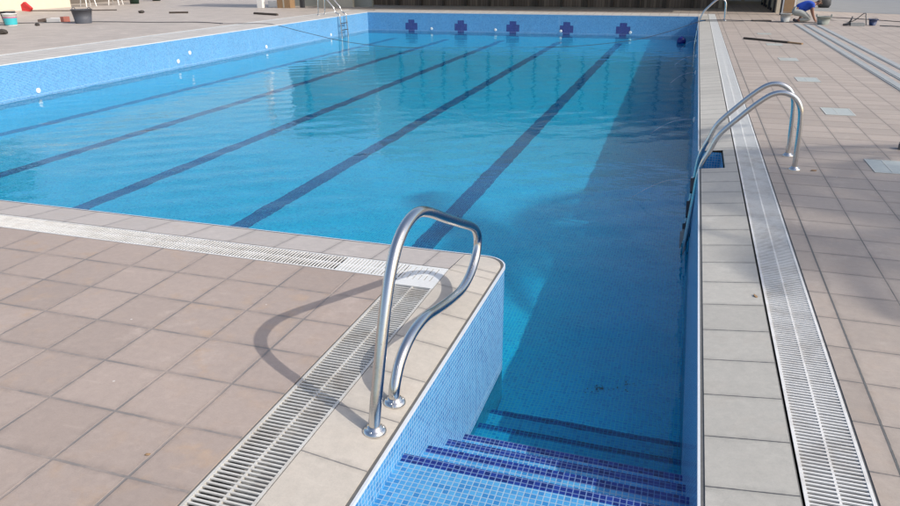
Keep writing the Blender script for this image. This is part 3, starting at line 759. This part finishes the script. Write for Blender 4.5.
skin_body('shirt', [((3.14,wy,.365),(.135,.165)),((3.30,wy,.43),(.145,.17)),((3.47,wy,.51),(.155,.18)),((3.60,wy,.535),(.125,.15)),((3.655,wy,.545),.075),
     ((3.60,wy-.17,.50),.075),((3.605,wy-.205,.41),.066),((3.60,wy+.17,.50),.075),((3.62,wy+.20,.41),.066)],
     [(0,1),(1,2),(2,3),(3,4),(3,5),(5,6),(3,7),(7,8)], M_shirt, pr)
skin_body('trousers', [((3.12,wy,.34),(.135,.17)),((3.20,wy,.37),(.13,.16)),((3.13,wy-.10,.30),.115),((3.36,wy-.15,.26),.105),((3.58,wy-.15,.10),.085),((3.42,wy-.15,.07),.07),((3.26,wy-.15,.07),.055),
     ((3.13,wy+.10,.30),.115),((3.38,wy+.16,.40),.10),((3.43,wy+.17,.34),.085),((3.37,wy+.17,.22),.07),((3.345,wy+.17,.12),.06)],
     [(1,0),(0,2),(2,3),(3,4),(4,5),(5,6),(0,7),(7,8),(8,9),(9,10),(10,11)], M_trou, pr)
for y, x, z in ((wy-.15, 3.16, .05), (wy+.17, 3.35, .045)):
    skin_body('boot', [((x-.05,y,z+.06),.05),((x-.03,y,z),.048),((x+.06,y,z-.008),.042),((x+.13,y,z-.012),.034)], [(0,1),(1,2),(2,3)], M_shoe, pr)
mb = MB()
prof = [(.084*math.cos(t), .084*math.sin(t)) for t in [i*PI/2/6 for i in range(7)]]
mb.lathe((3.795,wy,.615), [(.070,-.012),(.072,.01),(.062,.036),(.038,.054),(.0,.060)], 16); part(mb, 'hair', simple('cropped_hair',(.10,.065,.045),.9), pr, True)
for s in (-1, 1):
    mb = MB(); mb.lathe((3.775, wy+s*.078, .575), [(0,-.022),(.012,-.014),(.015,0),(.012,.014),(0,.022)], 8); part(mb, 'ear', M_skin, pr, True)
mb = MB(); mb.tube([(3.86,wy,.575),(3.878,wy,.548)], [.010,.014], 8); part(mb, 'nose', M_skin, pr, True)

# ------------------------------------------------------------------ far left things
bucket((-19.88,20.5,0), .26, .33, .46, simple('dark_rubber_tub',(.075,.08,.095),.6,var=.2), 'big dark rubber tub with two ear handles on the left deck', cat='tub', handles=True)
bucket((-22.0,19.45,0), .17, .23, .42, M_black, 'black bucket behind the white and turquoise paint bucket', bail=True)
root = bucket((-21.55,19.1,0), .175, .215, .38, M_white, 'white paint bucket with a turquoise label at the far left', bail=True)
mb = MB(); mb.lathe((-21.55,19.1,0), [(.183,.03),(.203,.24)], 24); part(mb, 'paper_label', M_cyan, root, True)
mb = MB(); mb.lathe((-21.55,19.1,0), [(.2072,.245),(.2105,.275)], 24); part(mb, 'label_stripe', simple('pink_print',(.55,.12,.28),.6), root, True)
root = empty('tool_tray', (-21.2,20.8,0)); tag(root, 'white tray with red ends lying left of the big dark tub', 'tray')
mb = MB(); mb.box(-21.6,-21.0,20.6,20.9,.0,.13); part(mb, 'tray_body', M_white, root)
mb = MB(); mb.box(-20.99,-20.85,20.62,20.9,.0,.19); part(mb, 'tray_end', simple('brick_red',(.35,.12,.09),.7), root)
mb = MB(); mb.obox((-21.85,20.75,.06),(.2,0,.03),(0,.1,0),(0,0,.05)); part(mb, 'trowel_heap', simple('brown_grey',(.2,.15,.12),.8), root)
root = empty('hand_shovel', (-27.3,25.4,0)); tag(root, 'red plastic scoop standing against the foot of the cream wall', 'scoop')
mb = MB(); q = [(x-4.55,y+3.9,z) for x,y,z in [(-23.22,21.4,.05),(-22.90,21.5,.02),(-22.80,21.5,.16),(-23.08,21.45,.42),(-23.25,21.42,.30)]]
mb.face(q); mb.face([(x+.02,y+.10,z) for x,y,z in q])
for i in range(5):
    a, b_ = q[i], q[(i+1)%5]; mb.face([a,b_,(b_[0]+.02,b_[1]+.1,b_[2]),(a[0]+.02,a[1]+.1,a[2])])
part(mb, 'scoop_blade', M_red, root); 
mb = MB(); mb.tube([(-27.4,25.42,.06),(-25.6,26.4,.03),(-24.4,27.2,.03)], .02, 8); part(mb, 'shaft', M_dark, root)
def stone(p, r, label, mat=M_cement):
    bm = bmesh.new(); bmesh.ops.create_icosphere(bm, subdivisions=2, radius=r)
    for v in bm.verts: v.co *= random.uniform(.8,1.15); v.co.z *= .6
    me = bpy.data.meshes.new('rubble_lump'); bm.to_mesh(me); bm.free(); me.materials.append(mat)
    o = bpy.data.objects.new('rubble_lump', me); COL.objects.link(o); o.location = (p[0], p[1], r*.45); tag(o, label, 'rubble lump', 'lumps of rubble on the left deck'); return o
stone((-18.9,16.4), .14, 'dark lump of rubble nearest the left pool edge', M_chan)
stone((-20.55,19.2), .08, 'small lump of rubble between the paint bucket and the tub', M_chan)
stone((-21.9,25.8), .12, 'lump of rubble standing alone on the bright left deck', M_chan)
def stick(a, b_, r, label, mat=M_dark):
    mb = MB(); mb.tube([a, b_], r, 8); o = mb.build('batten', mat); tag(o, label, 'batten', 'battens lying on the left deck')
stick((-16.75,26.2,.03), (-15.35,25.6,.03), .05, 'dark batten on the deck in front of the white frame')
stick((-20.6,25.9,.03), (-19.9,26.2,.03), .04, 'short dark batten farther left on the deck')
mb = MB(); mb.tube(catmull([(-23.0,19.9,.012),(-21.9,20.0,.012),(-20.1,21.0,.012),(-17.8,21.3,.012),(-16.2,21.7,.012),(-14.9,21.35,.012)],6), .014, 6)
tag(mb.build('cable', M_rope, smooth=True), 'dark cable lying across the left deck behind the tub', 'cable')

def leaf(x, y, z, a, label, size=.014):
    mb = MB(); c, s_ = math.cos(a), math.sin(a)
    P_ = [(-1,0,0),(-.3,.45,.25),(.6,.3,.12),(1,0,.3),(.5,-.4,.05),(-.4,-.4,.2)]
    mb.face([(x+size*(c*p-s_*q), y+size*(s_*p+c*q), z+.002+size*r) for p,q,r in P_])
    mb.face([(x+size*(c*p-s_*q), y+size*(s_*p+c*q), z+.001+size*r*.6) for p,q,r in P_])
    tag(mb.build('dead_leaf', M_brown), label, 'dead leaf', 'dead leaves on the paving')
leaf(-1.822, 1.787, 0, .5, 'tiny curled brown leaf on a tile joint of the left paving', .013)
leaf(.515, 4.008, -.005, 1.9, 'small brown leaf on the right coping beside the grating', .022)
leaf(1.20, 6.98, 0, .2, 'small brown leaf right of the ladder foot', .03)
# specks of dirt settled on the pool floor
mb = MB()
for i in range(60):
    r = abs(random.gauss(0,.055)); a = random.uniform(0,2*PI); x = -.33+r*math.cos(a)*1.2+(.16 if i%4==0 else 0); y = 4.42+r*math.sin(a)+.1*(i%4==0); q = random.uniform(.002,.008)
    zz = floor_z(y)+.010
    mb.face([(x+q*math.cos(2*PI*k/6)*random.uniform(.6,1.2), y+q*math.sin(2*PI*k/6)*random.uniform(.6,1.2), zz) for k in range(6)])
o = mb.build('settled_dirt', M_black); tag(o, 'dark specks of dirt settled on the blue pool floor', 'dirt', kind='stuff')

# ------------------------------------------------------------------ buildings
def plank_mat():
    m, t, b = new_mat('dark_planks'); g = G(t)
    ge = g.n('NewGeometry'); sp = g.n('SeparateXYZ'); g.L(ge.outputs['Position'], sp.inputs[0])
    u = g.math('DIVIDE', sp.outputs[0], .13); cell = g.math('FLOOR', u); fr = g.math('ABSOLUTE', g.math('SUBTRACT', g.math('FRACT', u), .5))
    wn = g.n('TexWhiteNoise', noise_dimensions='1D'); g.L(cell, wn.inputs['W'])
    gap = g.smooth(fr, .42, .48)
    k = g.math('MULTIPLY', g.math('ADD', .6, g.math('MULTIPLY', wn.outputs['Value'], .7)), g.math('SUBTRACT', 1.0, g.math('MULTIPLY', gap, .75)))
    g.L(g.mix(1.0, (.15,.115,.085), g.comb(k,k,k), 'MULTIPLY'), b.inputs['Base Color']); b.inputs['Roughness'].default_value = .75
    return m
M_plank = plank_mat()
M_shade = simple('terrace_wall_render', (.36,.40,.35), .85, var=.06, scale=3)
tb = empty('terrace_building', (-5.0, 34.0, 0)); tag(tb, 'long low building with dark plank base and posts behind the far pool end', 'building')
mb = MB(); mb.box(-15.1, 1.0, 33.9, 34.0, 0, .50); part(mb, 'plank_base', M_plank, tb)
mb = MB(); mb.box(-15.1, 1.0, 34.05, 34.3, 0, 6.2); part(mb, 'wall', M_shade, tb)
mb = MB(); mb.box(-13.2, 3.0, 29.9, 34.04, 3.15, 3.32); part(mb, 'canopy_roof', M_creamd, tb)
x = -13.56
while x < .6:
    mb = MB(); mb.box(x-.05, x+.05, 33.78, 33.89, 0, 3.15); part(mb, 'post', M_dark, tb); x += 1.125
mb = MB(); mb.box(-10.75,-10.55,33.2,33.7,0,.12); 
# right hand part with cream doors
mb = MB(); mb.box(1.02, 3.5, 38.0, 38.3, 0, 6.2); part(mb, 'back_wall', M_cream, tb)
mb = MB(); mb.box(1.0, 1.15, 34.31, 37.99, 0, 6.2); part(mb, 'end_wall', M_cream, tb)
for x0 in (1.3, 2.25):
    d = part((lambda q: (q.box(x0, x0+.8, 37.93, 37.99, .12, 2.2), q)[1])(MB()), 'door', M_white, tb)
    g_ = MB(); g_.box(x0+.12, x0+.68, 37.90, 37.93, .20, 2.0); o = g_.build('pane', simple('door_glass',(.30,.38,.40),.1), d)
rb = empty('changing_block', (3.3, 34, 0)); tag(rb, 'narrow cream block with panelled doors behind the brown column', 'building')
mb = MB(); mb.box(3.02, 3.72, 31.2, 44.0, 0, 6.5); part(mb, 'wall', M_cream, rb)
for y0 in (31.7, 33.9, 36.1):
    mb = MB(); mb.box(2.96, 3.018, y0, y0+1.2, .12, 2.1); d = part(mb, 'door', M_creamd, rb)
    mb = MB(); mb.box(2.94, 3.018, y0-.12, y0-.003, 0, 2.15); part(mb, 'door_jamb', M_black, rb)
    mb = MB(); mb.box(2.94, 3.018, y0+1.203, y0+1.30, 0, 2.15); part(mb, 'door_jamb', M_black, rb)
mb = MB(); mb.box(2.9, 3.85, 31.1, 44.1, 6.5, 6.65); part(mb, 'roof', M_creamd, rb)
pc = empty('porch_column', (3.3, 29.85, 0)); tag(pc, 'brown boarded column standing behind the pale grey bucket', 'column')
mb = MB(); mb.box(3.13, 3.47, 29.8, 30.05, 0, 3.15); part(mb, 'board', M_brown, pc)
mb = MB(); mb.box(3.08, 3.127, 29.82, 30.03, 0, 3.15); mb.box(3.473, 3.52, 29.82, 30.03, 0, 3.15); part(mb, 'edge_strip', M_white, pc)
mb = MB(); mb.box(3.03, 3.078, 29.85, 30.0, 0, 3.15); part(mb, 'dark_strip', M_black, pc)
# dark sack / wheel by the worker
root = empty('rubbish_sack', (5.25,35.2,0)); tag(root, 'dark rubbish sack slumped behind the kneeling worker', 'sack')
mb = MB(); mb.lathe((5.25,35.2,0), [(0,0),(.20,.01),(.25,.12),(.24,.30),(.17,.46),(.06,.56),(.04,.60),(.08,.66),(0,.64)], 14, sx=1.05, sy=.9)
part(mb, 'sack_body', M_black, root, True)
mb = MB(); mb.tube([(5.25+.05*math.cos(q*PI/5), 35.2+.045*math.sin(q*PI/5), .585) for q in range(11)], .008, 6, False); part(mb, 'tie', M_grey, root)

# asphalt area at top right
mb = MB(); mb.face([(4.6,32.6,.004),(16,25.6,.004),(60,25,.004),(60,90,.004),(4.6,90,.004)])
tag(mb.build('road', M_far), kind='structure')

# left building with cream wall, shaded recess with chairs and bins
lb = empty('cream_house', (-31,22,0)); tag(lb, 'cream rendered house whose wall foot shows at the top left', 'building')
mb = MB(); mb.box(-36, -29.0, 8.0, 29.3, 0, 3.6); part(mb, 'wall', M_cream, lb)
mb = MB(); mb.box(-36, -28.7, 7.8, 36.5, 3.6, 3.8); part(mb, 'roof', M_creamd, lb)
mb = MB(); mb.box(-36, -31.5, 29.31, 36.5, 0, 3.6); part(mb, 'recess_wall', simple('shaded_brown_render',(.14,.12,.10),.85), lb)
def chair(loc, rz, label):
    root = empty('garden_chair', loc); tag(root, label, 'chair', 'white garden chairs by the cream house')
    c, s = math.cos(rz), math.sin(rz)
    def W(x,y,z): return (loc[0]+c*x-s*y, loc[1]+s*x+c*y, loc[2]+z)
    for sx in (-1,1):
        for sy in (-1,1):
            mb = MB(); mb.tube([W(sx*.26,sy*.26,0), W(sx*.21,sy*.21,.43)], [.022,.034], 8); part(mb, 'leg', M_white, root)
    mb = MB(); mb.obox(W(0,0,.45), (c*.25,s*.25,0), (-s*.25,c*.25,0), (0,0,.02)); part(mb, 'seat', M_white, root)
    mb = MB(); mb.obox(W(0,.26,.72), (c*.24,s*.24,0), (-s*.05,c*.05,.27), (-s*.015,c*.015,0)); part(mb, 'backrest', M_white, root)
    for sx in (-1,1):
        mb = MB(); mb.tube([W(sx*.27,-.2,.44),W(sx*.28,-.2,.66),W(sx*.28,.25,.68)], .022, 8); part(mb, 'armrest', M_white, root)
chair((-28.55,29.95,0), 1.3, 'white plastic garden chair against the end of the cream wall')
chair((-28.3,31.55,0), 1.9, 'white plastic garden chair nearer the dark green bins')
def bin_(loc, label):
    root = empty('waste_bin', loc); tag(root, label, 'waste bin', 'dark green bins by the cream house')
    mb = MB(); mb.lathe(loc, [(0,0),(.22,0),(.27,.75),(.25,.75)], 18); part(mb, 'body', M_green, root, True)
    mb = MB(); mb.lathe(loc, [(.285,.752),(.285,.79),(.2,.86),(0,.88)], 18); part(mb, 'lid', M_green, root, True)
bin_((-28.1,32.7,0), 'dark green bin on the left deck, nearer the white chairs')
bin_((-29.3,35.9,0), 'dark green bin on the left deck, the farther one')
# kiosk
kk = empty('kiosk', (-17,31.5,0)); tag(kk, 'grey kiosk with white frame standing behind the far left ladder', 'kiosk')
M_kiosk = simple('kiosk_grey', (.30,.31,.28), .8, var=.1, scale=3)
mb = MB(); mb.box(-19.0, -14.3, 32.3, 32.5, 0, 4.0); part(mb, 'wall', M_kiosk, kk)
mb = MB(); mb.box(-19.25, -18.98, 30.4, 30.65, 0, 4.0); part(mb, 'corner_post', M_white, kk)
mb = MB(); mb.box(-18.97, -18.0, 30.9, 31.05, 0, .28); part(mb, 'low_panel', M_white, kk)
mb = MB(); mb.box(-16.8, -15.0, 31.7, 31.9, 0, .9); part(mb, 'counter', M_creamd, kk)
mb = MB(); mb.box(-17.30, -17.15, 30.9, 31.1, 0, 4.0); part(mb, 'side_post', M_black, kk)
mb = MB(); mb.box(-19.3, -14.2, 30.2, 32.6, 4.0, 4.15); part(mb, 'roof', M_creamd, kk)
root = empty('cardboard_box', (-17.9,31.0,0)); tag(root, 'tall brown cardboard box standing beside the kiosk post', 'box')
mb = MB(); mb.box(-18.22,-17.55,30.45,30.9,0,.9); part(mb, 'carton', M_brown, root)
mb = MB(); mb.box(-17.92,-17.85,30.445,30.449,.02,.9); part(mb, 'tape', M_creamd, root)

# ------------------------------------------------------------------ trees
def leaf_mat(name, c):
    m, t, b = new_mat(name); g = G(t)
    oi = g.n('NewGeometry'); n = g.noise(oi.outputs['Position'], 1.3, 3)
    g.L(g.mix(n, tuple(x*.6 for x in c), tuple(x*1.3 for x in c)), b.inputs['Base Color']); b.inputs['Roughness'].default_value = .6
    return m
M_leaf = leaf_mat('leaf_green', (.05,.09,.03)); M_palm = leaf_mat('palm_green', (.07,.11,.03))
M_bark = simple('bark', (.14,.11,.08), .9, var=.35, scale=12, bump=.6)
def tree(x, y, h, r, label):  # unseen trees, added to break up the reflections on the pool
    root = empty('reflection_tree', (x,y,0)); tag(root, label, 'tree', 'unseen trees added for water reflections')
    mb = MB(); mb.tube(catmull([(x,y,-.1),(x+.1,y,h*.3),(x-.05,y+.1,h*.6),(x,y,h*.85)],4), [.22-.16*i/12 for i in range(13)], 10)
    cl = []
    for k in range(9):
        a = random.uniform(0,2*PI); rr = r*random.uniform(.2,.75); z = h*random.uniform(.55,.95)
        c = (x+rr*math.cos(a), y+rr*math.sin(a), z); cl.append((c, r*random.uniform(.35,.6)))
        mb.tube([(x,y,h*.4),(x+(c[0]-x)*.5,y+(c[1]-y)*.5,(h*.4+z)/2+.1),c], [.09,.05,.02], 6)
    part(mb, 'trunk', M_bark, root, True)
    mb = MB()
    for c, cr in cl:
        for i in range(330):
            u = Vector((random.gauss(0,1),random.gauss(0,1),random.gauss(0,.8))).normalized()*cr*random.uniform(.5,1.08)
            p = Vector(c)+u; a = Vector((random.gauss(0,1),random.gauss(0,1),random.gauss(0,.6))).normalized(); b_ = a.orthogonal().normalized(); s = random.uniform(.08,.17)
            mb.face([p-a*s, p+b_*s*.45, p+a*s, p-b_*s*.45])
    part(mb, 'crown', M_leaf, root)
for (x,y,h,r,l) in ((-33,11,8.5,3.2,'unseen broad tree added for reflections behind the cream house, nearest the camera'),(-35,18,7.5,2.8,'unseen broad tree added for reflections behind the middle of the cream house'),(-34,26,9.5,3.4,'tallest unseen tree added for reflections behind the cream house')):
    tree(x,y,h,r,l)
def palm(x, y, h, nf, L, label, seed):
    rnd = random.Random(seed)
    root = empty('palm_tree', (x,y,0)); tag(root, label, 'palm tree', 'palms right of the pool')
    mb = MB(); mb.tube([(x+.15*math.sin(i*.5)*i/10, y, h*i/10) for i in range(11)], [.26-.008*i for i in range(11)], 12); part(mb, 'trunk', M_bark, root, True)
    tx, ty = x+.15*math.sin(5.0), y
    mb = MB()
    for k in range(nf):
        a = 2*PI*k/nf+rnd.uniform(-.2,.2); el = rnd.uniform(-.25, 1.0); LL = L*rnd.uniform(.8,1.1)
        d = Vector((math.cos(a), math.sin(a), 0)); pts = []
        for i in range(15):
            t = i/14; r = LL*t*math.cos(el*(1-t*.4)); z = h+LL*(math.sin(el)*t-.75*t*t)
            pts.append(Vector((tx,ty,z))+d*r)
        mb.tube(pts, [.03*(1-i/16) for i in range(15)], 4)
        sd = d.cross(Vector((0,0,1)))
        for i in range(1, 15):
            for j in range(3):
                t = (i-1+j/3)/14; p = pts[i-1].lerp(pts[i], j/3)
                ll = .55*math.sin(PI*min(1,.12+t*.88))**.6+.08
                for s in (-1,1):
                    tip = p+sd*s*ll*.85+d*ll*.5+Vector((0,0,-ll*.35)); wv = d*.022
                    mb.face([p-wv, p+wv, tip])
    part(mb, 'crown', M_palm, root)
def palm_for(X, Y, h, nf, L, label, seed): palm(X+1.19*h, Y-.20*h, h, nf, L, label, seed)
palm_for(2.2, 5.6, 6.5, 15, 2.4, 'palm tree right of the pool level with the two rail ladder', 3)
palm_for(3.0, 1.5, 7.0, 15, 2.3, 'palm tree right of the pool nearest the camera', 5)
palm_for(.05, 6.9, 8.5, 15, 2.3, 'tallest palm tree right of the pool', 9)
